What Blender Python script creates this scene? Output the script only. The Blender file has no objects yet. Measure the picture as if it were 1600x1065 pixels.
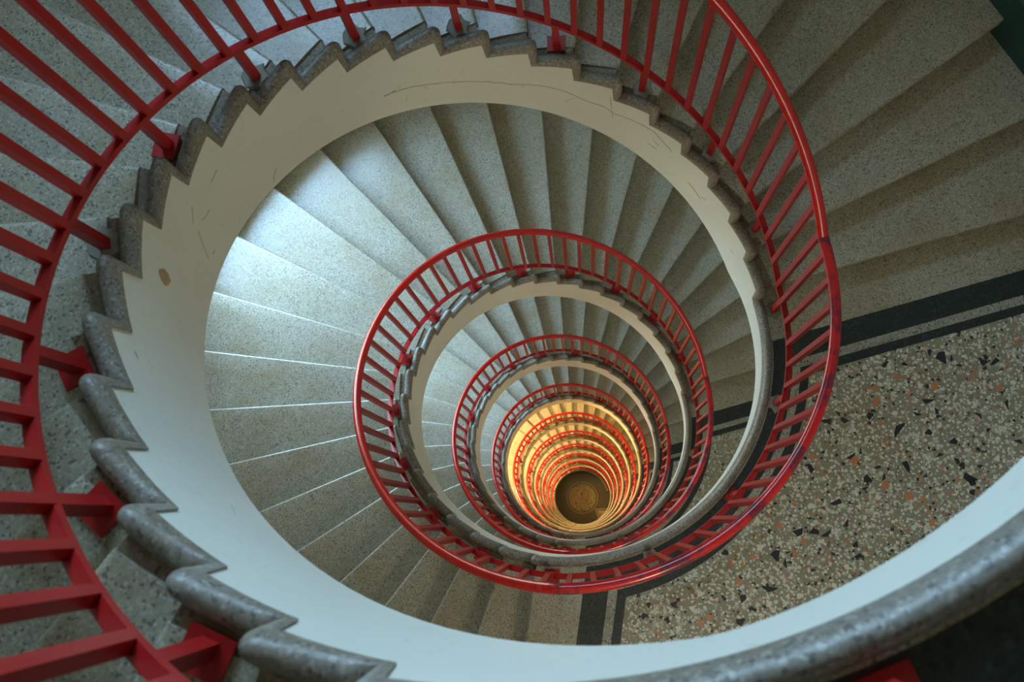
import bpy, bmesh, math, random
from mathutils import Matrix, Vector

S = bpy.context.scene
COL = S.collection
random.seed(7)
PI = math.pi

# ------------------------------------------------------------------ measures (metres; z = 0 is the top landing)
H = 3.8189                    # storey height
NR = 26                       # risers in a flight
h = H / NR
DTH = 0.1718                  # plan angle of a step
TN = -0.0998                  # angle of the landing nosing
EN = 0.0182                   # sideways offset of the nosing lines
FLOORS = 10
R0, RK, RO = 1.0, 1.045, 2.72  # well, outer edge of kerb, outer wall
SL = h / DTH                  # rise per radian
F = NR * DTH

# ------------------------------------------------------------------ camera
cam_d = bpy.data.cameras.new('camera')
cam = bpy.data.objects.new('camera', cam_d)
COL.objects.link(cam)
M = Matrix(((-0.04780538892504316, -0.9838141148368588, 0.17269751659330035, 0.8070125340960964),
            (0.996225033934249, -0.034419220743874046, 0.07969315532772517, 0.1440235540063678),
            (-0.07245913712175858, 0.17585535161362695, 0.9817456741725007, 1.120152329570529),
            (0, 0, 0, 1)))
cam.matrix_world = M
cam_d.sensor_width = 36.0
cam_d.sensor_fit = 'HORIZONTAL'
cam_d.lens = 36.0 * 1550.077 / 1600.0
cam_d.clip_start = 0.05
cam_d.clip_end = 200
cam_d.dof.use_dof = True
cam_d.dof.focus_distance = 6.0
cam_d.dof.aperture_fstop = 6.5
S.camera = cam

# ------------------------------------------------------------------ sky, daylight, exposure
S.view_settings.view_transform = 'Standard'
S.view_settings.look = 'None'
S.view_settings.gamma = 1.0
S.view_settings.use_curve_mapping = False
S.view_settings.exposure = 0.0
W = bpy.data.worlds.new('sky')
S.world = W
W.use_nodes = True
nt = W.node_tree
nt.nodes.clear()
wo = nt.nodes.new('ShaderNodeOutputWorld')
wb = nt.nodes.new('ShaderNodeBackground')
wc = nt.nodes.new('ShaderNodeTexCoord')
ws = nt.nodes.new('ShaderNodeSeparateXYZ')
wr = nt.nodes.new('ShaderNodeValToRGB')
nt.links.new(wc.outputs['Generated'], ws.inputs[0])
wm = nt.nodes.new('ShaderNodeMath'); wm.operation = 'MULTIPLY_ADD'
wm.inputs[1].default_value = 0.5; wm.inputs[2].default_value = 0.5
nt.links.new(ws.outputs['Z'], wm.inputs[0])
nt.links.new(wm.outputs[0], wr.inputs[0])
el = wr.color_ramp.elements
el[0].position = 0.0; el[0].color = (0.30, 0.30, 0.25, 1)
el[1].position = 0.5; el[1].color = (0.46, 0.72, 1.0, 1)
e = el.new(0.49); e.color = (0.34, 0.34, 0.29, 1)
e = el.new(1.0); e.color = (0.36, 0.64, 1.0, 1)
nt.links.new(wr.outputs[0], wb.inputs[0])
wb.inputs[1].default_value = 29.0
nt.links.new(wb.outputs[0], wo.inputs[0])

DAY_FLOORS = 4                        # storeys with daylight
# (from angle, to angle, sill, head, name) of each window; heights from the landing of its storey
WINDOWS = []
for k in range(DAY_FLOORS):
    if k == 0:
        WINDOWS.append((-3.05, -2.32, 0.18, 1.65, 'high two-light window over the uppermost flight'))
    else:
        WINDOWS.append((-2.48, -1.86, -1.42 - k * H, 0.26 - k * H, 'two-light stair window beside the %s flight' % ('', 'second', 'third', 'fourth')[k]))
for a_, b_, z0_, z1_, lab_ in WINDOWS:
    L = bpy.data.lights.new('window_portal', 'AREA')
    L.shape = 'RECTANGLE'
    L.size = 2 * (RO + 0.60) * math.sin((b_ - a_) / 2)
    L.size_y = z1_ - z0_
    L.cycles.is_portal = True
    o = bpy.data.objects.new('window_portal', L)
    COL.objects.link(o)
    t = (a_ + b_) / 2
    rr = RO + 0.60
    o.location = (rr * math.cos(t), rr * math.sin(t), (z0_ + z1_) / 2)
    o.rotation_euler = (PI / 2, 0, t + PI / 2)      # looks at the well
FILL_W, FILL_COL = 32.0, (1.0, 0.95, 0.80)  # strength and tint of the added landing fill lamps
LAMP_W, LAMP_COL = 700.0, (1.0, 0.66, 0.28)


# ------------------------------------------------------------------ materials
def newmat(name):
    m = bpy.data.materials.new(name)
    m.use_nodes = True
    n = m.node_tree
    b = n.nodes['Principled BSDF']
    return m, n, b


def node(n, typ, **kw):
    x = n.nodes.new(typ)
    for k, v in kw.items():
        setattr(x, k, v)
    return x


def coords(n, rand=True):
    tc = node(n, 'ShaderNodeTexCoord')
    if not rand:
        return tc.outputs['Object']
    oi = node(n, 'ShaderNodeObjectInfo')
    mu = node(n, 'ShaderNodeVectorMath', operation='SCALE')
    mu.inputs[0].default_value = (31.0, 17.0, 23.0)
    n.links.new(oi.outputs['Random'], mu.inputs['Scale'])
    ad = node(n, 'ShaderNodeVectorMath', operation='ADD')
    n.links.new(tc.outputs['Object'], ad.inputs[0])
    n.links.new(mu.outputs[0], ad.inputs[1])
    return ad.outputs[0]


def ramp(n, src, stops, interp='LINEAR'):
    r = node(n, 'ShaderNodeValToRGB')
    r.color_ramp.interpolation = interp
    e = r.color_ramp.elements
    e[0].position, e[0].color = stops[0][0], (*stops[0][1], 1)
    e[1].position, e[1].color = stops[-1][0], (*stops[-1][1], 1)
    for p, c in stops[1:-1]:
        x = e.new(p); x.color = (*c, 1)
    n.links.new(src, r.inputs[0])
    return r.outputs[0]


def mix(n, fac, a, b, mode='MIX'):
    m = node(n, 'ShaderNodeMix', data_type='RGBA', blend_type=mode)
    for sock, v in ((m.inputs[0], fac), (m.inputs[6], a), (m.inputs[7], b)):
        if isinstance(v, (int, float)):
            sock.default_value = v
        elif isinstance(v, tuple):
            sock.default_value = (*v, 1)
        else:
            n.links.new(v, sock)
    return m.outputs[2]


def noise(n, co, scale, detail=3, rough=0.5):
    x = node(n, 'ShaderNodeTexNoise')
    x.inputs['Scale'].default_value = scale
    x.inputs['Detail'].default_value = detail
    x.inputs['Roughness'].default_value = rough
    n.links.new(co, x.inputs['Vector'])
    return x.outputs['Fac']


def speckled(name, base, dark, light, scale, rough, dirt, rand=True, bump=0.05, bscale=60):
    """fine ground terrazzo: grains of three tones, blotches of brown wear"""
    m, n, b = newmat(name)
    co = coords(n, rand)
    v = node(n, 'ShaderNodeTexVoronoi')
    v.inputs['Scale'].default_value = scale
    n.links.new(co, v.inputs['Vector'])
    sx = node(n, 'ShaderNodeSeparateColor')
    n.links.new(v.outputs['Color'], sx.inputs[0])
    mid2 = tuple(c * 1.12 for c in base)
    c1 = ramp(n, sx.outputs[0], [(0, dark), (0.09, tuple(c * .84 for c in base)), (0.3, base), (0.7, mid2), (0.9, light)], 'CONSTANT')
    fine = noise(n, co, scale * 2.2, 2)
    c2 = mix(n, 0.45, c1, ramp(n, fine, [(0.3, (0.7, 0.7, 0.7)), (0.7, (1.25, 1.25, 1.25))]), 'MULTIPLY')
    blot = noise(n, co, 3.2, 4, 0.6)
    c3 = mix(n, ramp(n, blot, [(0.42, (0, 0, 0)), (0.72, (dirt[3],) * 3)]), c2, dirt[:3], 'MULTIPLY')
    n.links.new(c3, b.inputs['Base Color'])
    ro = node(n, 'ShaderNodeMapRange')
    ro.inputs['To Min'].default_value = rough - 0.06
    ro.inputs['To Max'].default_value = rough + 0.12
    n.links.new(blot, ro.inputs['Value'])
    n.links.new(ro.outputs[0], b.inputs['Roughness'])
    if bump:
        bp = node(n, 'ShaderNodeBump')
        bp.inputs['Strength'].default_value = bump
        bp.inputs['Distance'].default_value = 0.002
        n.links.new(noise(n, co, bscale, 3), bp.inputs['Height'])
        n.links.new(bp.outputs[0], b.inputs['Normal'])
    return m


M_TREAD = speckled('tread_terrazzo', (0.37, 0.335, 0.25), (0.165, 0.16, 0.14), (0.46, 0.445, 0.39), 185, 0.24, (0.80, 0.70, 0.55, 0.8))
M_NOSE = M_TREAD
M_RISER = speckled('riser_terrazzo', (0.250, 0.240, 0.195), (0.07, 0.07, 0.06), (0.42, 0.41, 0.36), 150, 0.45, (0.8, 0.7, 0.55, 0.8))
M_KERB = speckled('kerb_terrazzo', (0.225, 0.205, 0.165), (0.12, 0.108, 0.09), (0.335, 0.315, 0.265), 165, 0.40, (0.78, 0.66, 0.50, 0.9), bump=0.3, bscale=110)
M_GREY = speckled('border_grey', (0.30, 0.295, 0.24), (0.09, 0.09, 0.08), (0.46, 0.45, 0.40), 160, 0.32, (0.85, 0.75, 0.6, 0.6), rand=False)
M_DARK = speckled('border_dark', (0.018, 0.026, 0.026), (0.010, 0.014, 0.014), (0.035, 0.048, 0.046), 120, 0.28, (0.85, 0.8, 0.75, 0.6), rand=False, bump=0.02)
M_DIRT = speckled('grimy_gutter', (0.22, 0.17, 0.11), (0.09, 0.07, 0.045), (0.30, 0.24, 0.17), 120, 0.55, (0.6, 0.5, 0.4, 0.9))


def chip_field():
    m, n, b = newmat('chip_terrazzo')
    co = coords(n, False)
    matrix = mix(n, noise(n, co, 5, 4), (0.225, 0.208, 0.148), (0.29, 0.27, 0.20))
    v = node(n, 'ShaderNodeTexVoronoi')
    v.inputs['Scale'].default_value = 62
    wv = node(n, 'ShaderNodeTexNoise'); wv.inputs['Scale'].default_value = 90
    n.links.new(co, wv.inputs['Vector'])
    wmx = node(n, 'ShaderNodeVectorMath', operation='MULTIPLY_ADD')
    n.links.new(wv.outputs['Color'], wmx.inputs[0]); wmx.inputs[1].default_value = (0.012,) * 3
    n.links.new(co, wmx.inputs[2])
    n.links.new(wmx.outputs[0], v.inputs['Vector'])
    sx = node(n, 'ShaderNodeSeparateColor'); n.links.new(v.outputs['Color'], sx.inputs[0])
    thr = node(n, 'ShaderNodeMath', operation='MULTIPLY')
    n.links.new(sx.outputs[1], thr.inputs[0]); thr.inputs[1].default_value = 0.85
    lt = node(n, 'ShaderNodeMath', operation='LESS_THAN')
    n.links.new(v.outputs['Distance'], lt.inputs[0]); n.links.new(thr.outputs[0], lt.inputs[1])
    cc = ramp(n, sx.outputs[0], [(0, (0.03, 0.03, 0.03)), (0.06, (0.30, 0.13, 0.06)), (0.11, (0.30, 0.275, 0.20)), (0.38, (0.43, 0.42, 0.34)), (0.68, (0.58, 0.58, 0.49))], 'CONSTANT')
    c = mix(n, lt.outputs[0], matrix, cc)
    n.links.new(c, b.inputs['Base Color'])
    b.inputs['Roughness'].default_value = 0.33
    return m


M_CHIPS = chip_field()


def plain(name, col, rough, var=0.12, nscale=14, metal=0.0, bump=0.0, coat=0.0):
    m, n, b = newmat(name)
    co = coords(n, False)
    f = noise(n, co, nscale, 4)
    c = mix(n, f, tuple(x * (1 - var) for x in col), tuple(min(1, x * (1 + var)) for x in col))
    n.links.new(c, b.inputs['Base Color'])
    b.inputs['Roughness'].default_value = rough
    b.inputs['Metallic'].default_value = metal
    b.inputs['Coat Weight'].default_value = coat
    b.inputs['Coat Roughness'].default_value = 0.12
    if bump:
        bp = node(n, 'ShaderNodeBump'); bp.inputs['Strength'].default_value = bump
        bp.inputs['Distance'].default_value = 0.003
        n.links.new(f, bp.inputs['Height']); n.links.new(bp.outputs[0], b.inputs['Normal'])
    return m


def red_paint(name, col, rough, worn):
    m, n, b = newmat(name)
    co = coords(n, False)
    f = noise(n, co, 9, 5, 0.65)
    c = mix(n, noise(n, co, 2.5, 2), tuple(x * 0.85 for x in col), tuple(x * 1.12 for x in col))
    c = mix(n, ramp(n, f, [(0.58 - 0.1 * worn, (0, 0, 0)), (0.68 - 0.1 * worn, (worn,) * 3)]), c, (0.085, 0.012, 0.030))
    n.links.new(c, b.inputs['Base Color'])
    b.inputs['Roughness'].default_value = rough
    b.inputs['Specular IOR Level'].default_value = 0.5 if rough < 0.3 else 0.35
    return m


M_HAND = red_paint('red_handrail_paint', (0.55, 0.010, 0.008), 0.22, 0.35)
M_HANDL = red_paint('worn_red_handrail_paint', (0.50, 0.010, 0.010), 0.22, 0.8)
M_RAIL = red_paint('red_paint', (0.36, 0.010, 0.010), 0.42, 0.2)


def plaster():
    m, n, b = newmat('cream_plaster')
    co = coords(n, False)
    f = noise(n, co, 1.8, 5, 0.6)
    c = mix(n, f, (0.65, 0.645, 0.545), (0.77, 0.765, 0.665))
    sp = noise(n, co, 26, 4, 0.7)
    c = mix(n, ramp(n, sp, [(0.60, (0, 0, 0)), (0.78, (0.5,) * 3)]), c, (0.45, 0.39, 0.27))
    n.links.new(c, b.inputs['Base Color'])
    b.inputs['Roughness'].default_value = 0.42
    bp = node(n, 'ShaderNodeBump'); bp.inputs['Strength'].default_value = 0.12
    bp.inputs['Distance'].default_value = 0.004
    n.links.new(noise(n, co, 7, 3), bp.inputs['Height']); n.links.new(bp.outputs[0], b.inputs['Normal'])
    return m


M_PLASTER = plaster()
M_WALL = plain('wall_paint', (0.45, 0.44, 0.35), 0.6, 0.06, 2.0)
M_SKIRT = plain('dark_green_skirting', (0.012, 0.05, 0.042), 0.35, 0.15)
M_FRAME = plain('window_frame_paint', (0.55, 0.56, 0.54), 0.4)
M_CRACK = plain('hairline_crack', (0.46, 0.43, 0.33), 0.8)
M_RUST = plain('rust_stain', (0.40, 0.27, 0.15), 0.7, 0.35, 60)
M_PALESTAIN = plain('pale_scuff', (0.66, 0.63, 0.44), 0.6, 0.2, 40)
M_BLACKCHIP = plain('black_marble_chip', (0.018, 0.020, 0.024), 0.30, 0.3, 40)
M_WHITECHIP = plain('white_marble_chip', (0.66, 0.66, 0.565), 0.33, 0.25, 30)
M_REDCHIP = plain('orange_marble_chip', (0.55, 0.20, 0.085), 0.33, 0.25, 40)
M_GROUND = plain('dark_brown_floor', (0.055, 0.042, 0.026), 0.35, 0.2, 6)
M_OCHRE = speckled('ochre_terrazzo', (0.30, 0.225, 0.10), (0.10, 0.07, 0.03), (0.42, 0.33, 0.17), 18, 0.4, (0.8, 0.7, 0.5, 0.8), rand=False)
M_LINE = plain('pale_inlay', (0.30, 0.235, 0.12), 0.4)
M_BRASS = plain('lamp_metal', (0.35, 0.33, 0.30), 0.35, metal=1.0)
M_MORTAR = plain('mortar_patch', (0.23, 0.21, 0.165), 0.8, 0.3, 60)

m, n, b = newmat('window_glass')
n.nodes.remove(b)
mo = n.nodes['Material Output']
mt = node(n, 'ShaderNodeBsdfTransparent'); mt.inputs[0].default_value = (0.93, 0.96, 0.95, 1)
mg = node(n, 'ShaderNodeBsdfGlossy'); mg.inputs['Roughness'].default_value = 0.03
mm = node(n, 'ShaderNodeMixShader'); mm.inputs[0].default_value = 0.06
n.links.new(mt.outputs[0], mm.inputs[1]); n.links.new(mg.outputs[0], mm.inputs[2]); n.links.new(mm.outputs[0], mo.inputs[0])
M_GLASS = m
m, n, b = newmat('lamp_glow')
b.inputs['Base Color'].default_value = (1, 0.85, 0.6, 1)
b.inputs['Emission Color'].default_value = (*LAMP_COL, 1)
b.inputs['Emission Strength'].default_value = 12
M_GLOW = m


# ------------------------------------------------------------------ helpers
def mesh(name, verts, faces, mats, fmats=None, smooth=False):
    me = bpy.data.meshes.new(name)
    me.from_pydata(verts, [], faces)
    for mm_ in (mats if isinstance(mats, (list, tuple)) else [mats]):
        me.materials.append(mm_)
    if fmats:
        me.polygons.foreach_set('material_index', fmats)
    bm = bmesh.new(); bm.from_mesh(me)
    bmesh.ops.recalc_face_normals(bm, faces=bm.faces)
    bm.to_mesh(me); bm.free()
    if smooth:
        me.polygons.foreach_set('use_smooth', [True] * len(me.polygons))
        if smooth != 'all':
            me.set_sharp_from_angle(angle=math.radians(smooth))
    me.update()
    return me


def obj(name, me, parent=None, loc=(0, 0, 0), rotz=0.0):
    o = bpy.data.objects.new(name, me)
    COL.objects.link(o)
    o.parent = parent
    o.location = loc
    o.rotation_euler = (0, 0, rotz)
    return o


def tag(o, label=None, cat=None, group=None, kind=None):
    for k, v in (('label', label), ('category', cat), ('group', group), ('kind', kind)):
        if v:
            o[k] = v
    return o


def copy_tree(o, parent=None):
    c = o.copy()
    COL.objects.link(c)
    c.parent = parent
    for ch in list(o.children):
        copy_tree(ch, c)
    return c


def P(r, t, z):
    return (r * math.cos(t), r * math.sin(t), z)


def nose_pt(t, s, z):
    """point s along the nosing line of plan angle t"""
    return (s * math.cos(t) - EN * math.sin(t), s * math.sin(t) + EN * math.cos(t), z)


def loft(rings, closed=True, caps=True):
    v, f = [], []
    n_ = len(rings[0])
    for r in rings:
        v += r
    for i in range(len(rings) - 1):
        for j in range(n_ if closed else n_ - 1):
            a, b_ = i * n_ + j, i * n_ + (j + 1) % n_
            f.append((a, b_, b_ + n_, a + n_))
    if caps:
        f.append(tuple(range(n_)))
        f.append(tuple(range((len(rings) - 1) * n_, len(rings) * n_)))
    return v, f


def box_between(r0, t0, z0, z1, wr, wt):
    """upright square bar at (r0, t0)"""
    c, s = math.cos(t0), math.sin(t0)
    v = []
    for z in (z0, z1):
        for a, b_ in ((-1, -1), (1, -1), (1, 1), (-1, 1)):
            rr, tt = r0 + a * wr / 2, b_ * wt / 2
            v.append((rr * c - tt * s, rr * s + tt * c, z))
    f = [(0, 1, 2, 3), (4, 5, 6, 7), (0, 1, 5, 4), (1, 2, 6, 5), (2, 3, 7, 6), (3, 0, 4, 7)]
    return v, f


# ------------------------------------------------------------------ profile of the well edge
def z_low(t):
    """lower edge of the white band, along one turn: flight for t < 0, landing after"""
    if t < 0:
        return max(t * SL - 0.5122, -H - 0.262)
    return min(-0.235, t * SL - 0.5122)


def z_low_land(t):
    z = min(-0.235, t * SL - 0.5122)
    e = 2 * PI - F - 0.08
    if t > e - 0.35:
        z = min(z, -0.235 - 0.027 * min(1, (t - e + 0.35) / 0.35))
    return z


def TIP(i):
    return (-i * DTH - 0.0751, -i * h - 0.0321)


def CON(i):
    return (-i * DTH - 0.0829, -(i + 1) * h + 0.0023)


T_END = CON(NR - 1)[0]                 # end of the lowest riser
T_TOP = 0.10                           # the flight's first kerb piece starts here on the landing
L_END = 2 * PI + T_END                 # same place, seen from the landing below

KTOP = 0.022
KF = 0.112                             # kerb front, angle before -i*DTH


def kerb_section(base, top, r_in=0.996, r_out=RK):
    prof = [(0, 0.0), (0, .35), (.05, .58), (.14, .76), (.28, .91), (.45, .99), (.62, .98), (.78, .88), (.90, .70), (.97, .48), (1, .2), (1, 0)]
    out = []
    for a, b_ in prof:
        t = base[0] + (top[0] - base[0]) * b_
        z = base[1] + (top[1] - base[1]) * b_
        out.append(P(r_in + a * (r_out - r_in), t, z))
    return out


def kerb_piece(i0=1, back=None):
    """one length of kerb: along the tread, round the nosing, down the riser (built for step i0)"""
    st = []
    K0, T, K1 = (back or CON(i0 - 1)), TIP(i0), CON(i0)
    zt = -i0 * h + KTOP
    tf = -i0 * DTH - KF
    # mitre at the foot of the riser behind
    tback = -(i0 - 1) * DTH - KF if not back else back[0]
    nseg = 5
    for k in range(nseg + 1):
        u = k / nseg
        tb = K0[0] + (T[0] - K0[0]) * u * 0.96
        zb = K0[1] + (T[1] - K0[1]) * u * 0.96
        tt = tback + (tf + 0.030 - tback) * u
        sag = 0.004 * math.sin(u * PI)
        st.append(((tb, zb), (tt, zt - sag)))
    for k in range(1, 7):              # round nose
        a = k / 6 * PI / 2
        st.append((T, (tf + 0.030 - 0.030 * math.sin(a), zt - 0.030 * (1 - math.cos(a)))))
    for k in range(1, 4):
        u = k / 3
        st.append(((T[0] + (K1[0] - T[0]) * u, T[1] + (K1[1] - T[1]) * u),
                   (tf, zt - 0.030 + (-(i0 + 1) * h + KTOP - (zt - 0.030)) * u)))
    return [kerb_section(b_, t_) for b_, t_ in st]


# step piece meshes in the frame of step 1, placed by rotation for the others
def to_step(i, base=1):
    return dict(loc=(0, 0, -(i - base) * h), rotz=-(i - base) * DTH)


v, f = loft(kerb_piece(1))
ME_KERB = mesh('kerb', v, f, M_KERB, smooth=50)
v, f = loft(kerb_piece(0, back=(T_TOP, -0.03)))
ME_KERB0 = mesh('kerb', v, f, M_KERB, smooth=50)


def tread_mesh(i, w_end=1.0, s_in=1.075, s_out=RO - 0.006):
    t0 = TN - i * DTH
    S_ = [s_in, 1.35, 1.7, 2.1, s_out]
    rn = 0.013
    prof = []                                   # (offset from the nosing in metres, z) underside to top
    prof.append(('o', 0.045, -0.040)); prof.append(('o', 0.004, -0.040)); prof.append(('o', 0.0, -0.034))
    for k in range(6):
        a = k / 5 * PI / 2
        prof.append(('o', rn * (1 - math.sin(PI / 2 - a + 0)) if False else rn * (1 - math.cos(a)), -rn * (1 - math.sin(a))))
    prof2 = [('w', 0.3, 0.0), ('w', 0.6, 0.0), ('w', 0.85, 0.0), ('w', w_end, 0.0), ('w', w_end, -0.040)]
    prof = prof + prof2
    rings = []
    for s in S_:
        ring = []
        for kind, u, z in prof:
            a = t0 + (u / s if kind == 'o' else u * DTH + (0.042 / s if (u == w_end and w_end == 1.0) else 0))
            ring.append(nose_pt(a, s, -i * h + z))
        rings.append(ring)
    v, f = loft(rings)
    return mesh('tread', v, f, M_TREAD, smooth=30)


ME_TREAD = tread_mesh(1)
ME_TREAD0 = None


def land_nose():
    rn = 0.013
    prof = [(0.155, -0.040), (0.004, -0.040), (0.0, -0.034)] + [(rn * (1 - math.cos(k / 5 * PI / 2)), -rn * (1 - math.sin(k / 5 * PI / 2))) for k in range(6)] + [(0.155, 0.0)]
    rings = [[nose_pt(TN + u / s_, s_, z) for u, z in prof] for s_ in (1.036, 1.35, 1.7, 2.1, RO - 0.006)]
    v, f = loft(rings)
    return mesh('nosing', v, f, M_TREAD, smooth=30)


ME_TREAD0 = land_nose()


def gutter_mesh(i):
    t0 = TN - i * DTH
    rings = []
    for s in (1.036, 1.0752):
        ring = []
        for z in (-0.040, -0.007):
            us = (0, .33, .66, 1.0)
            for u in (us if z > -0.03 else reversed(us)):
                a = t0 + u * DTH + (0.006 / s if u == 0 else 0.03 / s if u == 1.0 else 0)
                ring.append(nose_pt(a, s, -i * h + z))
        rings.append(ring)
    v, f = loft(rings)
    return mesh('gutter', v, f, M_DIRT)


ME_GUT = gutter_mesh(1)


def riser_mesh(i):
    """panel below nosing i, standing on step i + 1"""
    t0 = TN - i * DTH
    rings = []
    for s in (1.036, 1.4, 1.8, 2.2, RO - 0.006):
        ring = []
        for u, z in ((0.018, -0.036), (0.018, -h + 0.002), (0.04, -h + 0.002), (0.04, -0.036)):
            ring.append(nose_pt(t0 + u / s, s, -i * h + z))
        rings.append(ring)
    v, f = loft(rings)
    return mesh('riser', v, f, M_RISER)


ME_RISER = riser_mesh(0)

# white band of a flight
def stringer_mesh():
    top = [(T_TOP, -0.03)]
    for i in range(NR):
        T, K = TIP(i), CON(i)
        p0 = top[-1]
        for k in range(1, 5):
            top.append((p0[0] + (T[0] - p0[0]) * k / 4, p0[1] + (T[1] - p0[1]) * k / 4))
        top.append(((T[0] + K[0]) / 2, (T[1] + K[1]) / 2))
        top.append(K)
    v, f = [], []
    for t, z in top:
        zl = z_low(t) if t < 0 else z_low_land(t)
        v += [P(R0, t, zl), P(R0, t, z), P(1.036, t, z), P(1.036, t, zl)]
    for k in range(len(top) - 1):
        for j in range(4):
            a, b_ = k * 4 + j, k * 4 + (j + 1) % 4
            f.append((a, b_, b_ + 4, a + 4))
    f.append((0, 1, 2, 3)); e_ = (len(top) - 1) * 4; f.append((e_, e_ + 1, e_ + 2, e_ + 3))
    return mesh('stringer', v, f, M_PLASTER, smooth=40)


ME_STRINGER = stringer_mesh()


def soffit_mesh():
    rings = []
    n_ = 84
    for k in range(n_ + 1):
        t = T_END + (0.0 - T_END) * k / n_
        zb = z_low(t)
        zt = max((t + 0.095) * SL - h - 0.055, zb + 0.05)
        rings.append([P(1.034, t, zb), P(1.034, t, zt), P(1.8, t, zt), P(RO - 0.004, t, zt), P(RO - 0.004, t, zb), P(1.8, t, zb)])
    v, f = loft(rings)
    return mesh('soffit', v, f, M_PLASTER, smooth=40)


ME_SOFFIT = soffit_mesh()


def wall_r(t):
    """the wall bellies in a little beside the foot of each flight"""
    d = (t - 2.16 + PI) % (2 * PI) - PI
    return RO - 0.115 * math.exp(-(d / 0.30) ** 2)


def skirting_mesh():
    rings = []
    n_ = 120
    for k in range(n_ + 1):
        t = T_END + (-0.1 - T_END) * k / n_
        z = (t + 0.0998) * SL
        r2 = wall_r(t) - 0.002
        r1 = r2 - 0.02
        rings.append([P(r1, t, z - 0.16), P(r1, t, z + 0.17), P(r2, t, z + 0.18), P(r2, t, z - 0.16)])
    v, f = loft(rings)
    return mesh('skirting', v, f, M_SKIRT, smooth=40)


ME_SKIRT = skirting_mesh()

# ------------------------------------------------------------------ outer wall with the stair windows
brk = sorted({round(x % (2 * PI), 5) for w_ in WINDOWS for x in w_[:2]} | {round(2 * PI * k / 96, 5) for k in range(96)})
tw = [brk[0]]
for x in brk[1:]:
    if x - tw[-1] > 0.012 or any(abs((w_[q] % (2 * PI)) - x) < 1e-4 for w_ in WINDOWS for q in (0, 1)):
        tw.append(x)
NS = len(tw)
ZC = 3.0                                # ceiling over the top landing
zs = sorted({ZC} | {z_ for w_ in WINDOWS for z_ in w_[2:4]} | {-k * H for k in range(1, FLOORS + 1)}, reverse=True)
v, f = [], []
R2 = RO + 0.60
for z in zs:
    for q in (0, 1):
        for t in tw:
            v.append(P(R2 if q else wall_r(t), t, z))


def vid(zi, outer, j):
    return (zi * 2 + outer) * NS + (j % NS)


def in_window(j, zi):
    if not (0 <= zi < len(zs) - 1):
        return False
    ta, tb = tw[j % NS], tw[(j + 1) % NS] + (2 * PI if (j + 1) % NS == 0 else 0)
    tc_, zc_ = (ta + tb) / 2, (zs[zi] + zs[zi + 1]) / 2
    return any(w_[0] % (2 * PI) < tc_ < w_[1] % (2 * PI) and w_[2] < zc_ < w_[3] for w_ in WINDOWS)


for zi in range(len(zs) - 1):
    for j in range(NS):
        if in_window(j, zi):
            if not in_window(j, zi - 1):
                f.append((vid(zi, 0, j), vid(zi, 0, j + 1), vid(zi, 1, j + 1), vid(zi, 1, j)))
            if not in_window(j, zi + 1):
                f.append((vid(zi + 1, 0, j), vid(zi + 1, 0, j + 1), vid(zi + 1, 1, j + 1), vid(zi + 1, 1, j)))
            if not in_window(j - 1, zi):
                f.append((vid(zi, 0, j), vid(zi, 1, j), vid(zi + 1, 1, j), vid(zi + 1, 0, j)))
            if not in_window(j + 1, zi):
                f.append((vid(zi, 0, j + 1), vid(zi, 1, j + 1), vid(zi + 1, 1, j + 1), vid(zi + 1, 0, j + 1)))
            continue
        f.append((vid(zi, 0, j), vid(zi, 0, j + 1), vid(zi + 1, 0, j + 1), vid(zi + 1, 0, j)))
        f.append((vid(zi, 1, j), vid(zi, 1, j + 1), vid(zi + 1, 1, j + 1), vid(zi + 1, 1, j)))
wall = obj('wall_outer', mesh('wall_outer', v, f, M_WALL, smooth=40))
tag(wall, 'round outer wall of the stairwell, drab olive paint', 'wall', kind='structure')

v, f = loft([[P(R2, t, ZC) for t in tw], [P(R2, t, ZC + 0.2) for t in tw]])
ceil = obj('ceiling', mesh('ceiling', v, f, M_WALL))
tag(ceil, 'flat ceiling over the top of the stairwell', 'ceiling', kind='structure')

# windows
def bar(p, q, wx, wy, up):
    p, q = Vector(p), Vector(q)
    d = (q - p).normalized(); a = d.cross(Vector(up)).normalized(); b_ = a.cross(d)
    vv = []
    for c in (p, q):
        for i_, j_ in ((-1, -1), (1, -1), (1, 1), (-1, 1)):
            vv.append(tuple(c + a * (i_ * wx / 2) + b_ * (j_ * wy / 2)))
    return vv, [(0, 1, 2, 3), (4, 5, 6, 7), (0, 1, 5, 4), (1, 2, 6, 5), (2, 3, 7, 6), (3, 0, 4, 7)]


def join(parts):
    v, f = [], []
    for a, b_ in parts:
        o_ = len(v); v += a; f += [tuple(i + o_ for i in q) for q in b_]
    return v, f


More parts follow.
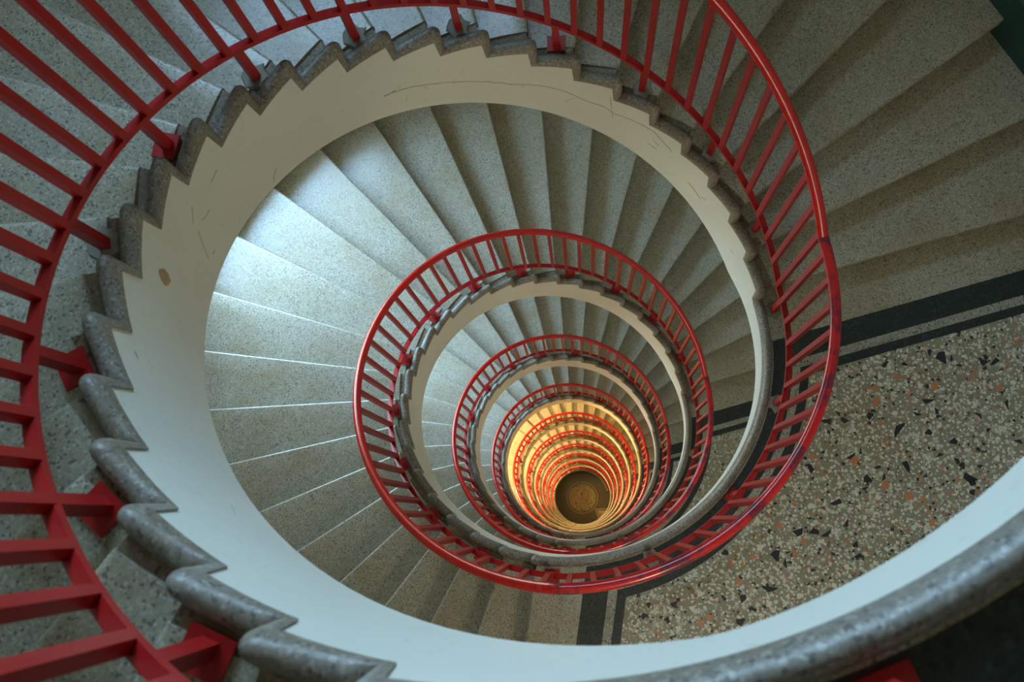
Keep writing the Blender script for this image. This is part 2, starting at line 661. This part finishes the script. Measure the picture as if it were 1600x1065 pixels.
def make_window(num, wa, wb_, z0, z1, label):
    tm = (wa + wb_) / 2
    r_ = RO + 0.45
    hw = r_ * math.sin((wb_ - wa) / 2) - 0.01
    rd = r_ * math.cos((wb_ - wa) / 2)
    ux, uy = Vector((math.cos(tm), math.sin(tm), 0)), Vector((-math.sin(tm), math.cos(tm), 0))
    zb = (z0 + z1) / 2
    z0, z1 = z0 - zb + 0.005, z1 - zb - 0.005

    def wp(a, z):
        return tuple(ux * rd + uy * a + Vector((0, 0, z)))
    fr = [bar(wp(-hw, z0 + .025), wp(hw, z0 + .025), .05, .05, (0, 0, 1)), bar(wp(-hw, z1 - .025), wp(hw, z1 - .025), .05, .05, (0, 0, 1)),
          bar(wp(-hw + .025, z0), wp(-hw + .025, z1), .05, .05, ux), bar(wp(hw - .025, z0), wp(hw - .025, z1), .05, .05, ux)]
    w = obj('window_%d' % num, None, None, (0, 0, zb))
    tag(w, label, 'window', kind='structure')
    obj('window_frame', mesh('window_frame', *join(fr), M_FRAME), w)
    obj('mullion', mesh('mullion', *bar(wp(0, z0 + .05), wp(0, z1 - .05), .04, .045, ux), M_FRAME), w)
    for a, b_ in ((-hw + .05, -.02), (.02, hw - .05)):
        obj('pane', mesh('pane', [wp(a, z0 + .05), wp(b_, z0 + .05), wp(b_, z1 - .05), wp(a, z1 - .05)], [(0, 1, 2, 3)], M_GLASS), w)


for q, w_ in enumerate(WINDOWS):
    make_window(q + 1, *w_)

# ------------------------------------------------------------------ flights
ORD = ['uppermost', 'second', 'third', 'fourth', 'fifth', 'sixth', 'seventh', 'eighth', 'ninth', 'lowest']
FL_LABEL = ['uppermost terrazzo stair flight, stepped kerb and cream band sweeping round the left and top',
            'second stair flight down, broad fan of grey treads with bright nosings at left',
            'third stair flight down, grey treads between the second and third red railings',
            'fourth stair flight down, beige grey treads just above the amber lit ones',
            'fifth stair flight down, first one lit amber by lamps',
            'sixth stair flight down, amber lit ring inside the fifth flight',
            'seventh stair flight down, small amber ring inside the sixth flight',
            'eighth stair flight down, narrow amber ring two above the lowest flight',
            'ninth stair flight down, narrow amber ring just above the lowest flight',
            'lowest stair flight, innermost amber ring around the dark ground floor']
FG = 'stair flights spiralling round the open well'


def make_flight():
    r = obj('stair_flight', None)
    obj('stringer', ME_STRINGER, r)
    obj('soffit', ME_SOFFIT, r)
    obj('skirting', ME_SKIRT, r)
    for i in range(1, NR):
        a = to_step(i)
        obj('tread', ME_TREAD, r, a['loc'], a['rotz'])
        obj('gutter', ME_GUT, r, a['loc'], a['rotz'])
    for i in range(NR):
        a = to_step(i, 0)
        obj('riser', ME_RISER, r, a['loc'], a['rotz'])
    obj('kerb', ME_KERB0, r)
    for i in range(1, NR):
        a = to_step(i)
        obj('kerb', ME_KERB, r, a['loc'], a['rotz'])
    return r


flights = [make_flight()]
for k in range(1, FLOORS):
    c = copy_tree(flights[0])
    c.location.z = -k * H
    flights.append(c)
for k, r in enumerate(flights):
    tag(r, FL_LABEL[k], 'staircase', FG)

# ------------------------------------------------------------------ landings
L1T, L2T = TN, 2 * PI + TN - (NR - 1) * DTH       # nosing that leads down, nosing that leads up


def edge_angle(r, d, which):
    """plan angle at radius r of the line parallel to a landing's edge, d inside it"""
    if which == 1:
        off = EN + d
        return L1T + math.asin(off / r)
    off = EN - d
    return L2T + math.asin(off / r)


def region(d, a, z, zb, ro=RO - 0.006, d2=None, mats=None, name='plate'):
    """flat plate of the landing: at least d inside both edges and outside radius a"""
    nr_, nc = 9, 26
    v, f = [], []
    for zz in (z, zb):
        for i in range(nr_ + 1):
            r = a + (ro - a) * (i / nr_) ** 1.3
            t0 = edge_angle(r, d, 1); t1 = edge_angle(r, d if d2 is None else d2, 2)
            for j in range(nc + 1):
                v.append(P(r, t0 + (t1 - t0) * j / nc, zz))
    n1 = (nr_ + 1) * (nc + 1)
    q = lambda s_, i, j: s_ * n1 + i * (nc + 1) + j
    for i in range(nr_):
        for j in range(nc):
            f.append((q(0, i, j), q(0, i, j + 1), q(0, i + 1, j + 1), q(0, i + 1, j)))
            f.append((q(1, i, j), q(1, i, j + 1), q(1, i + 1, j + 1), q(1, i + 1, j)))
    for i in range(nr_):
        for j in (0, nc):
            f.append((q(0, i, j), q(0, i + 1, j), q(1, i + 1, j), q(1, i, j)))
    for j in range(nc):
        for i in (0, nr_):
            f.append((q(0, i, j), q(0, i, j + 1), q(1, i, j + 1), q(1, i, j)))
    return mesh(name, v, f, mats)


def land_band():
    """white band of the landing, with its haunch over the flight below"""
    rings = []
    n_ = 60
    for k in range(n_ + 1):
        t = T_TOP + (L_END - T_TOP) * k / n_
        zl = z_low_land(t)
        rings.append([P(R0, t, zl), P(R0, t, -0.035), P(1.036, t, -0.035), P(1.036, t, zl)])
    v, f = loft(rings)
    return mesh('fascia', v, f, M_PLASTER, smooth=40)


def land_slab():
    rings = []
    n_ = 60
    for k in range(n_ + 1):
        t = L1T + 0.14 + (L2T + 0.01 - L1T - 0.14) * k / n_
        zl = z_low_land(t)
        rings.append([P(1.034, t, zl), P(1.034, t, -0.004), P(1.8, t, -0.004), P(RO - 0.004, t, -0.004), P(RO - 0.004, t, zl), P(1.8, t, zl)])
    v, f = loft(rings)
    return mesh('slab', v, f, M_PLASTER, smooth=40)


def land_kerb():
    rings = []
    n_ = 60
    for k in range(n_ + 1):
        t = T_TOP + (L_END - T_TOP) * k / n_
        u = max(0, (t - (L_END - 0.03)) / 0.03)
        rings.append(kerb_section((t, -0.035 + 0.037 * u), (t, KTOP)))
    v, f = loft(rings)
    return mesh('kerb', v, f, M_KERB, smooth=50)


ME_LBAND, ME_LSLAB, ME_LKERB = land_band(), land_slab(), land_kerb()
ME_LG = region(0.1555, 1.036, 0.0, -0.02, d2=-0.02, mats=M_TREAD, name='border_strip')
ME_LD = region(0.242, 1.047, 0.0004, -0.02, mats=M_DARK, name='border_strip')
ME_LG2 = region(0.362, 1.140, 0.0008, -0.02, mats=M_GREY, name='border_strip')
ME_LD2 = region(0.405, 1.178, 0.0012, -0.02, mats=M_DARK, name='border_strip')
ME_LC = region(0.449, 1.220, 0.0016, -0.02, mats=M_CHIPS, name='chip_field')
LD_NAMES = ['top landing just under the camera, dark edge band behind its rounded kerb at lower right',
            'second landing down, large speckled terrazzo floor with black border strips at right',
            'third landing down, small piece of terrazzo seen through the second railing at right',
            'fourth landing down, dark sliver of floor at the right of the well']
LNUM = ['fifth', 'sixth', 'seventh', 'eighth', 'ninth', 'tenth']
lands = []
for k in range(FLOORS):
    r = obj('floor', None, None, (0, 0, -k * H))
    tag(r, LD_NAMES[k] if k < 4 else '%s landing counted down from the top, with an amber lit rounded edge' % LNUM[k - 4], 'landing',
        'landings between the flights', 'structure')
    obj('fascia', ME_LBAND, r); obj('slab', ME_LSLAB, r); obj('kerb', ME_LKERB, r)
    obj('nosing', ME_TREAD0, r)
    tag(obj('border_strip', ME_LG, r), 'grey terrazzo margin')
    tag(obj('border_strip', ME_LD, r), 'broad black terrazzo band')
    tag(obj('border_strip', ME_LG2, r), 'narrow grey terrazzo line')
    tag(obj('border_strip', ME_LD2, r), 'narrow black terrazzo line')
    tag(obj('chip_field', ME_LC, r), 'terrazzo field with mixed marble chips')
    lands.append(r)

# marble chips set in the second landing
def chip_mesh(nv, jag, mat, rng):
    an = sorted(rng.uniform(0, 2 * PI) * 0.35 + 2 * PI * k / nv for k in range(nv))
    el_ = rng.uniform(0.55, 0.95)
    pts = [(0.5 * math.cos(a) * rng.uniform(1 - jag, 1.0), 0.5 * el_ * math.sin(a) * rng.uniform(1 - jag, 1.0)) for a in an]
    v = [(x, y, 0.0) for x, y in pts] + [(x * 1.02, y * 1.02, -0.02) for x, y in pts]
    f = [tuple(range(nv))] + [(i, (i + 1) % nv, (i + 1) % nv + nv, i + nv) for i in range(nv)]
    return mesh('chip', v, f, mat)


rng = random.Random(11)
CB = [chip_mesh(rng.choice((4, 5, 5, 6)), 0.38, M_BLACKCHIP, rng) for _ in range(9)]
CW = [chip_mesh(rng.choice((5, 6, 7)), 0.35, M_WHITECHIP, rng) for _ in range(9)]
CR = [chip_mesh(rng.choice((5, 6, 7)), 0.3, M_REDCHIP, rng) for _ in range(6)]
BLK = [(-.055, 1.859, 14), (-.078, 1.802, 8), (-.007, 1.592, 10), (-.019, 1.675, 6), (.312, 1.653, 18), (-.05, 1.898, 8), (.357, 1.902, 9), (.239, 1.515, 12), (.224, 1.734, 9), (.211, 1.822, 8), (-.056, 2.068, 9), (-.039, 2.055, 9), (-.047, 2.101, 12), (.27, 1.39, 10), (.24, 1.353, 8), (.273, 1.298, 12), (.16, 1.787, 13), (.664, 1.341, 13), (.825, 1.156, 14), (.821, 1.24, 12), (.818, 1.294, 12), (1.083, 1.03, 16), (.819, 1.032, 7), (.525, 1.229, 11), (.504, 1.214, 8), (.49, 1.671, 14), (.541, 1.565, 9), (.553, 1.495, 10), (.596, 1.483, 8), (.522, 1.975, 16), (.543, 1.986, 10), (.592, 1.984, 8), (.428, 1.831, 9), (.449, 1.911, 9), (.469, 1.94, 8), (.49, 1.539, 8), (.768, 1.391, 10), (.865, 1.435, 8), (.924, 1.443, 12), (.935, 1.062, 12), (.917, 1.116, 6), (.971, 1.11, 10), (.935, .817, 9), (1.146, .904, 10), (1.187, .958, 8), (1.142, .819, 8), (1.25, .895, 10), (1.245, .446, 10), (1.263, .543, 8), (1.2, .46, 7), (1.187, .581, 8), (1.162, .602, 6), (.316, 1.783, 9), (.446, 1.418, 10), (.422, 1.461, 7), (.182, 1.619, 6), (.222, 2.02, 9), (.164, 2.159, 10), (.344, 2.2, 10), (.288, 2.068, 7)]
RED = [(-.147, 2.216, 12), (.055, 1.64, 14), (.113, 1.532, 9), (.176, 1.543, 16), (.467, 1.433, 13), (.927, 1.153, 10), (.946, .954, 9), (.862, 1.186, 10), (.089, 1.819, 12), (.132, 1.699, 9), (.084, 2.12, 12), (.577, 1.582, 14), (.627, 1.686, 11), (.743, 1.788, 11), (.633, 1.752, 10), (.692, 1.774, 9), (.795, 1.077, 9), (.454, 1.236, 11), (.689, 1.144, 9), (.985, .848, 10), (1.066, .888, 10), (.988, .902, 8), (1.237, .745, 12), (1.266, .709, 12), (1.33, .514, 8), (.54, 1.921, 10), (.478, 1.254, 9), (.278, 1.572, 9)]
placed = []
PXM = 314.0


def in_field(x, y, mrg):
    r = math.hypot(x, y); t = math.atan2(y, x)
    return 1.222 + mrg < r < RO - 0.03 and edge_angle(r, 0.452 + mrg, 1) < t < edge_angle(r, 0.452 + mrg, 2)


def free(x, y, s, gap):
    return all((x - a) ** 2 + (y - b_) ** 2 > ((s + c) * gap) ** 2 for a, b_, c in placed)


def put(x, y, s, meshes):
    placed.append((x, y, s))
    o = obj('chip', rng.choice(meshes), lands[1], (x, y, 0.0019), rng.uniform(0, 2 * PI))
    o.scale = (s, s, 1)


cnt = 0
for lst, ms in ((BLK, CB), (RED, CR)):
    for x, y, s in lst:
        if in_field(x, y, 0.004):
            put(x, y, s * (1.95 if ms is CB else 1.5) / PXM, ms); cnt += 1
tries = 0
while cnt < 300 and tries < 40000:
    tries += 1
    r = math.sqrt(rng.uniform(1.24 ** 2, 2.45 ** 2)); t = rng.uniform(0.15, 1.75)
    x, y = r * math.cos(t), r * math.sin(t)
    if x > 1.55 or not in_field(x, y, 0.012):
        continue
    u = rng.random()
    ms, s = (CW, rng.uniform(.024, .052)) if u < .72 else (CB, rng.uniform(.020, .040)) if u < .90 else (CR, rng.uniform(.020, .040))
    if free(x, y, s, 0.52):
        put(x, y, s, ms); cnt += 1
v, f, fm = [], [], []
for _ in range(15000):
    r = math.sqrt(rng.uniform(1.23 ** 2, 2.5 ** 2)); t = rng.uniform(0.12, 1.8)
    x, y = r * math.cos(t), r * math.sin(t)
    s = rng.uniform(.010, .022)
    if not in_field(x, y, 0.008) or len(f) > 2600 * 6:
        continue
    if all((x - a) ** 2 + (y - b_) ** 2 > ((s + c) * 0.5) ** 2 for a, b_, c in placed[-2600:]):
        placed.append((x, y, s))
        u = rng.random(); mi = 0 if u < .80 else 1 if u < .90 else 2
        nv = rng.choice((4, 5, 6)); ph = rng.uniform(0, 6.28); el_ = rng.uniform(.6, 1)
        o_ = len(v)
        pts = []
        for k in range(nv):
            a = 2 * PI * k / nv + rng.uniform(-.3, .3); q = s / 2 * rng.uniform(.7, 1)
            ax, ay = q * math.cos(a), q * math.sin(a) * el_
            pts.append((x + ax * math.cos(ph) - ay * math.sin(ph), y + ax * math.sin(ph) + ay * math.cos(ph)))
        v += [(a, b_, 0.0018) for a, b_ in pts]
        f.append(tuple(range(o_, o_ + nv))); fm.append(mi)
me = bpy.data.meshes.new('small_chips')
me.from_pydata(v, [], f)
for mm_ in (M_WHITECHIP, M_BLACKCHIP, M_REDCHIP):
    me.materials.append(mm_)
me.polygons.foreach_set('material_index', fm)
tag(obj('small_chips', me, lands[1]), kind='stuff')

# cracks, scuffs and a rust stain on the topmost cream band
def ribbon(name, pts, w, mat, closed=False):
    v, f = [], []
    q = [(t + (2 * PI if t < 0 else 0), z) for t, z in pts]
    if closed:
        v = [P(0.9985, t, z) for t, z in q] + [P(1.0002, t, z) for t, z in q]
        n_ = len(q)
        f = [tuple(range(n_))] + [(i, (i + 1) % n_, (i + 1) % n_ + n_, i + n_) for i in range(n_)]
    else:
        fine = []
        for a, b_ in zip(q[:-1], q[1:]):
            m_ = 6
            for k in range(m_):
                u = k / m_
                fine.append((a[0] + (b_[0] - a[0]) * u, a[1] + (b_[1] - a[1]) * u + random.uniform(-.003, .003)))
        fine.append(q[-1])
        for k, (t, z) in enumerate(fine):
            ww = w * random.uniform(.5, 1.2) * (0.3 if k in (0, len(fine) - 1) else 1)
            a_, b_ = fine[max(0, k - 1)], fine[min(len(fine) - 1, k + 1)]
            dx, dz = b_[0] - a_[0], b_[1] - a_[1]; l_ = math.hypot(dx, dz) or 1
            nx, nz = -dz / l_ * ww / 2, dx / l_ * ww / 2
            v += [P(0.9985, t + nx, z + nz), P(0.9985, t - nx, z - nz), P(1.0002, t - nx, z - nz), P(1.0002, t + nx, z + nz)]
        for k in range(len(fine) - 1):
            for j in range(4):
                f.append((k * 4 + j, k * 4 + (j + 1) % 4, k * 4 + 4 + (j + 1) % 4, k * 4 + 4 + j))
    return obj(name, mesh(name, v, f, mat), flights[0])


ribbon('crack', [(-2.401, -2.384), (-2.507, -2.454), (-2.633, -2.559), (-2.773, -2.672), (-2.914, -2.782), (-3.047, -2.844), (-3.128, -2.896), (3.059, -2.991), (2.973, -3.032), (2.934, -3.077), (2.853, -3.099), (2.744, -3.137), (2.635, -3.27)], 0.004, M_CRACK)
ribbon('crack', [(2.952, -2.90), (2.94, -3.066), (2.935, -3.128)], 0.003, M_CRACK)
ribbon('scratch', [(-1.53, -1.575), (-1.508, -1.597), (-1.483, -1.634), (-1.468, -1.659)], 0.004, M_CRACK)
ribbon('scratch', [(-1.896, -2.038), (-1.869, -2.05), (-1.851, -2.065)], 0.004, M_CRACK)
ribbon('scratch', [(-1.736, -1.632), (-1.688, -1.611)], 0.003, M_CRACK)
ribbon('scratch', [(-1.063, -1.004), (-1.043, -1.003)], 0.008, M_CRACK)
ribbon('scratch', [(2.52, -3.50), (2.46, -3.56), (2.43, -3.59)], 0.005, M_CRACK)
ribbon('rust_stain', [(-1.343, -1.297), (-1.352, -1.325), (-1.345, -1.350), (-1.327, -1.362), (-1.310, -1.340), (-1.303, -1.318), (-1.316, -1.297), (-1.330, -1.290)], 0, M_RUST, True)

for q in range(13):
    t0_ = random.uniform(-4.2, -0.4); z0_ = t0_ * SL - random.uniform(0.20, 0.44)
    dt_, dz_ = random.uniform(-.05, .05), random.uniform(-.06, .06)
    ribbon('scratch', [(t0_, z0_), (t0_ + dt_ * .5, z0_ + dz_ * .6), (t0_ + dt_, z0_ + dz_)], random.uniform(.001, .003), M_CRACK)

# ------------------------------------------------------------------ railings
RH, RL = 1.0682, 1.0739
HF, HL = 1.1157, 1.1569        # handrail over the pitch line, over the landing
LF, LL = 0.2054, 0.2476        # lower rail likewise


def rail_z(t, hf, hl):
    return max(min(t * SL + hf, hl), -H + hl)


T_A = (HL - HF) / SL           # top joint of the handrail
T_B = -F + T_A                 # lower joint


def tube(r, t0, t1, n_, rad, hf, hl, seg=12):
    rings = []
    for k in range(n_ + 1):
        t = t0 + (t1 - t0) * k / n_
        z = rail_z(t, hf, hl)
        e_ = 0.004
        dz = (rail_z(t + e_, hf, hl) - rail_z(t - e_, hf, hl)) / (2 * e_) / r
        l_ = math.hypot(1, dz)
        tx = (-math.sin(t) / l_, math.cos(t) / l_, dz / l_)
        rx = (math.cos(t), math.sin(t), 0)
        nx = (tx[1] * rx[2] - tx[2] * rx[1], tx[2] * rx[0] - tx[0] * rx[2], tx[0] * rx[1] - tx[1] * rx[0])
        c = P(r, t, z)
        rings.append([tuple(c[q] + rad * (math.cos(a) * rx[q] + math.sin(a) * nx[q]) for q in range(3)) for a in [2 * PI * s_ / seg for s_ in range(seg)]])
    return loft(rings)


def flat(r, t0, t1, n_, wr, wz, hf, hl):
    rings = []
    for k in range(n_ + 1):
        t = t0 + (t1 - t0) * k / n_
        z = rail_z(t, hf, hl)
        rings.append([P(r - wr / 2, t, z - wz / 2), P(r + wr / 2, t, z - wz / 2), P(r + wr / 2, t, z + wz / 2), P(r - wr / 2, t, z + wz / 2)])
    return loft(rings)


BW = 0.0235


def unit_bar(name, z0, z1, r, w, mat):
    return mesh(name, *box_between(r, 0, z0, z1, w, w), mat)


def baluster_mesh(sloped):
    """square bar at angle 0; ends cut to the pitch"""
    v, f = box_between((RH + RL) / 2, 0, 0, 1, BW, BW)
    out = []
    for x, y, z in v:
        sl = SL * y / RL if sloped else 0
        lo = (LF if sloped else LL) + 0.005
        hi = (HF if sloped else HL) - 0.012
        out.append((x, y, (hi if z > .5 else lo) + sl))
    return mesh('baluster', out, f, M_RAIL)


ME_BAL, ME_BALL = baluster_mesh(True), baluster_mesh(False)
PR = 1.083


def plate_mesh():
    v, f = box_between(PR + 0.004, 0, 0.0, 0.008, 0.066, 0.074)
    return mesh('base_plate', v, f, M_RAIL)


ME_PLATE = plate_mesh()
vv, ff = [], []
for k in range(12):
    a = 2 * PI * k / 12; q = 0.040 + 0.008 * math.sin(3 * k)
    vv.append((PR + q * math.cos(a), q * math.sin(a), 0.005))
    vv.append((PR + q * 1.15 * math.cos(a), q * 1.15 * math.sin(a), -0.002))
ff = [tuple(range(0, 24, 2))] + [(2 * k, 2 * k + 1, (2 * k + 3) % 24, (2 * k + 2) % 24) for k in range(12)]
ME_PATCH = mesh('mortar_patch', vv, ff, M_MORTAR)


def post_mesh(ztop):
    return mesh('post', *box_between((PR + RL) / 2, 0, 0.002, ztop, 0.027, 0.027), M_RAIL)


bal_t = [-0.016 - 0.0967 * j for j in range(1, 21)] + [-1.95 - 0.0942 * j for j in range(1, 27)]
land_t = [-0.016 + 0.0961 * j for j in range(0, 20)]
post_t = [(i, TN - i * DTH + 0.087) for i in range(2, NR, 2)]
ME_POST = post_mesh(LF + SL * (-0.0128) - 0.004)
ME_POSTL = post_mesh(LL - 0.004)
ME_HF = mesh('handrail', *tube(RH, T_B, T_A - 0.03, 200, 0.0215, HF, HL), M_HAND, smooth=50)
ME_LF = mesh('lower_rail', *flat(RL, T_B, T_A - 0.03, 160, 0.027, 0.021, LF, LL), M_RAIL)
ME_HL = mesh('handrail', *tube(RH, T_A - 0.03, 2 * PI + T_B, 90, 0.0215, HF, HL), M_HANDL, smooth=50)
ME_LL = mesh('lower_rail', *flat(RL, T_A - 0.03, 2 * PI + T_B, 80, 0.027, 0.021, LF, LL), M_RAIL)
RG = 'red railings along the stair flights'
RGL = 'red railings along the landings'


def stair_rail(plates):
    r = obj('stair_railing', None)
    obj('handrail', ME_HF, r); obj('lower_rail', ME_LF, r)
    for t in bal_t:
        obj('baluster', ME_BAL, r, (0, 0, t * SL), t)
    for i, t in post_t:
        p = obj('post', ME_POST, r, (0, 0, -i * h), t)
        if plates is None or i in plates:
            obj('base_plate', ME_PLATE, p)
        else:
            tag(obj('mortar_patch', ME_PATCH, p), 'grey mortar patch')
    return r


def land_rail(plates=(0.91, -0.006)):
    r = obj('landing_railing', None)
    obj('handrail', ME_HL, r); obj('lower_rail', ME_LL, r)
    for t in land_t:
        obj('baluster', ME_BALL, r, (0, 0, 0), t)
    for t in (1.818, 1.381, 0.91, 0.446, -0.006):
        p = obj('post', ME_POSTL, r, (0, 0, 0), t)
        if plates is None or t in plates:
            obj('base_plate', ME_PLATE, p)
        else:
            tag(obj('mortar_patch', ME_PATCH, p), 'grey mortar patch')
    return r


RL_LABEL = ['dark red stair railing nearest the camera, cut by the left and top of the photo',
            'red stair railing of the second flight, large loop in the middle of the photo',
            'red stair railing of the third flight, loop inside the largest full loop',
            'red stair railing of the fourth flight, just above the amber lit rings',
            'orange red stair railing of the fifth flight, outermost of the amber rings',
            'orange red stair railing of the sixth flight, second of the amber rings',
            'orange red stair railing of the seventh flight, third of the amber rings',
            'orange red stair railing of the eighth flight, thin ring deep in the well',
            'orange red stair railing of the ninth flight, second ring above the ground floor',
            'orange red stair railing of the lowest flight, ring closest round the ground floor']
sr0 = stair_rail((2, 4, 6, 10, 18))
sr1 = stair_rail(None)
lr0 = land_rail(None)
lr1 = land_rail()
rails = [sr0, sr1] + [copy_tree(sr1) for _ in range(FLOORS - 2)]
lrails = [lr0, lr1] + [copy_tree(lr1) for _ in range(FLOORS - 2)]
for k in range(FLOORS):
    rails[k].location.z = -k * H
    lrails[k].location.z = -k * H
    tag(rails[k], RL_LABEL[k], 'railing', RG)
    tag(lrails[k], ('red railing of the top landing, one post foot showing at the bottom right' if k == 0 else
                    'level red railing of the second landing, in front of the speckled terrazzo' if k == 1 else
                    'level red railing of landing %s, counted down from the camera' % ('one two three four five six seven eight nine ten'.split()[k])), 'railing', RGL)

# ------------------------------------------------------------------ ground floor
gz = -FLOORS * H
v, f = loft([[P(R2, t, gz) for t in tw], [P(R2, t, gz - 0.2) for t in tw]])
gr = obj('floor', mesh('floor', v, f, M_GROUND))
tag(gr, 'dark brown ground floor at the bottom of the well', 'floor', kind='structure')


def disc(name, r0_, r1_, z, mat, nseg=64):
    v, f = [], []
    if r0_ <= 0:
        v = [P(r1_, 2 * PI * k / nseg, gz + z) for k in range(nseg)] + [P(r1_, 2 * PI * k / nseg, gz - .01) for k in range(nseg)]
        f = [tuple(range(nseg))] + [(k, (k + 1) % nseg, (k + 1) % nseg + nseg, k + nseg) for k in range(nseg)]
    else:
        for k in range(nseg):
            t = 2 * PI * k / nseg
            v += [P(r0_, t, gz + z), P(r1_, t, gz + z), P(r1_, t, gz - .01), P(r0_, t, gz - .01)]
        for k in range(nseg):
            for j in range(4):
                a, b_ = k * 4 + j, k * 4 + (j + 1) % 4
                c = ((k + 1) % nseg) * 4
                f.append((a, b_, c + (j + 1) % 4, c + j))
    return obj(name, mesh(name, v, f, mat), gr)


tag(disc('medallion', 0, 0.535, 0.002, M_OCHRE), 'round ochre terrazzo medallion')
disc('inlay_ring', 0.585, 0.615, 0.002, M_LINE)
tag(disc('inlay_ring', 0.535, 0.560, 0.0025, plain('dark_inlay', (0.03, 0.022, 0.012), 0.35)), 'thin dark ring')
disc('inlay_ring', 0.72, 0.735, 0.002, plain('faint_inlay', (0.085, 0.066, 0.04), 0.4))
A, B1, C1 = Vector((0.40, 0.50, 0)), Vector((-0.06, 1, 0)).normalized(), Vector((0.92, 0.39, 0)).normalized()
for off, z, mt_ in ((0.0, .002, M_LINE), (0.035, .003, M_GROUND), (0.075, .004, M_OCHRE)):
    a = A + (B1 + C1) * off
    q = [a, a + C1 * (1.3 - off), a + C1 * (1.3 - off) + B1 * (1.3 - off), a + B1 * (1.3 - off)]
    v = [(p.x, p.y, gz + z) for p in q] + [(p.x, p.y, gz - .01) for p in q]
    o = obj('inlay_panel', mesh('inlay_panel', v, [(0, 1, 2, 3), (0, 1, 5, 4), (1, 2, 6, 5), (2, 3, 7, 6), (3, 0, 4, 7)], mt_), gr)

# ------------------------------------------------------------------ lamps on the lower storeys, plus added fill over the landings
def lathe(pts, seg=16):
    rings = [[(r * math.cos(2 * PI * s_ / seg), r * math.sin(2 * PI * s_ / seg), z) for s_ in range(seg)] for r, z in pts]
    return loft(rings)


ME_LBASE = mesh('lamp_base', *lathe([(0.07, 0), (0.07, 0.03), (0.05, 0.045), (0.02, 0.05), (0.02, 0.10)]), M_BRASS, smooth=40)
ME_GLOBE = mesh('lamp_globe', *lathe([(0.11 * math.sin(a), -0.20 - 0.11 * -math.cos(a)) for a in [0.15 + k * (PI - .2) / 9 for k in range(10)]]), M_GLOW, smooth='all')
def wall_lamp(t, z, label, watts, col, group):
    r = obj('wall_lamp', None, None, P(wall_r(t) - 0.003, t, z), t)
    tag(r, label, 'lamp', group)
    bp_ = obj('lamp_base', ME_LBASE, r)
    bp_.rotation_euler = (0, -PI / 2, 0)
    obj('lamp_globe', ME_GLOBE, r).location = (-0.14, 0, 0.20)
    L = bpy.data.lights.new('lamp_light', 'POINT')
    L.energy = watts
    L.color = col
    L.shadow_soft_size = 0.12
    lo = bpy.data.objects.new('lamp_light', L)
    COL.objects.link(lo)
    lo.parent = r
    lo.location = (-0.30, 0, 0.0)


for k in range(DAY_FLOORS, FLOORS):
    wall_lamp(-2.0, -2.0 * SL + 2.15 - k * H, 'globe wall lamp above the treads of the %s flight' % ORD[k], LAMP_W, LAMP_COL, 'globe lamps along the round wall')
for k in range(1, DAY_FLOORS):  # unseen lamps added to brighten the landings and the cream bands opposite
    wall_lamp(0.40, 2.2 - k * H, 'added fill lamp, out of view over the %s landing down' % ORD[k], FILL_W, FILL_COL, 'added fill lamps over the landings')
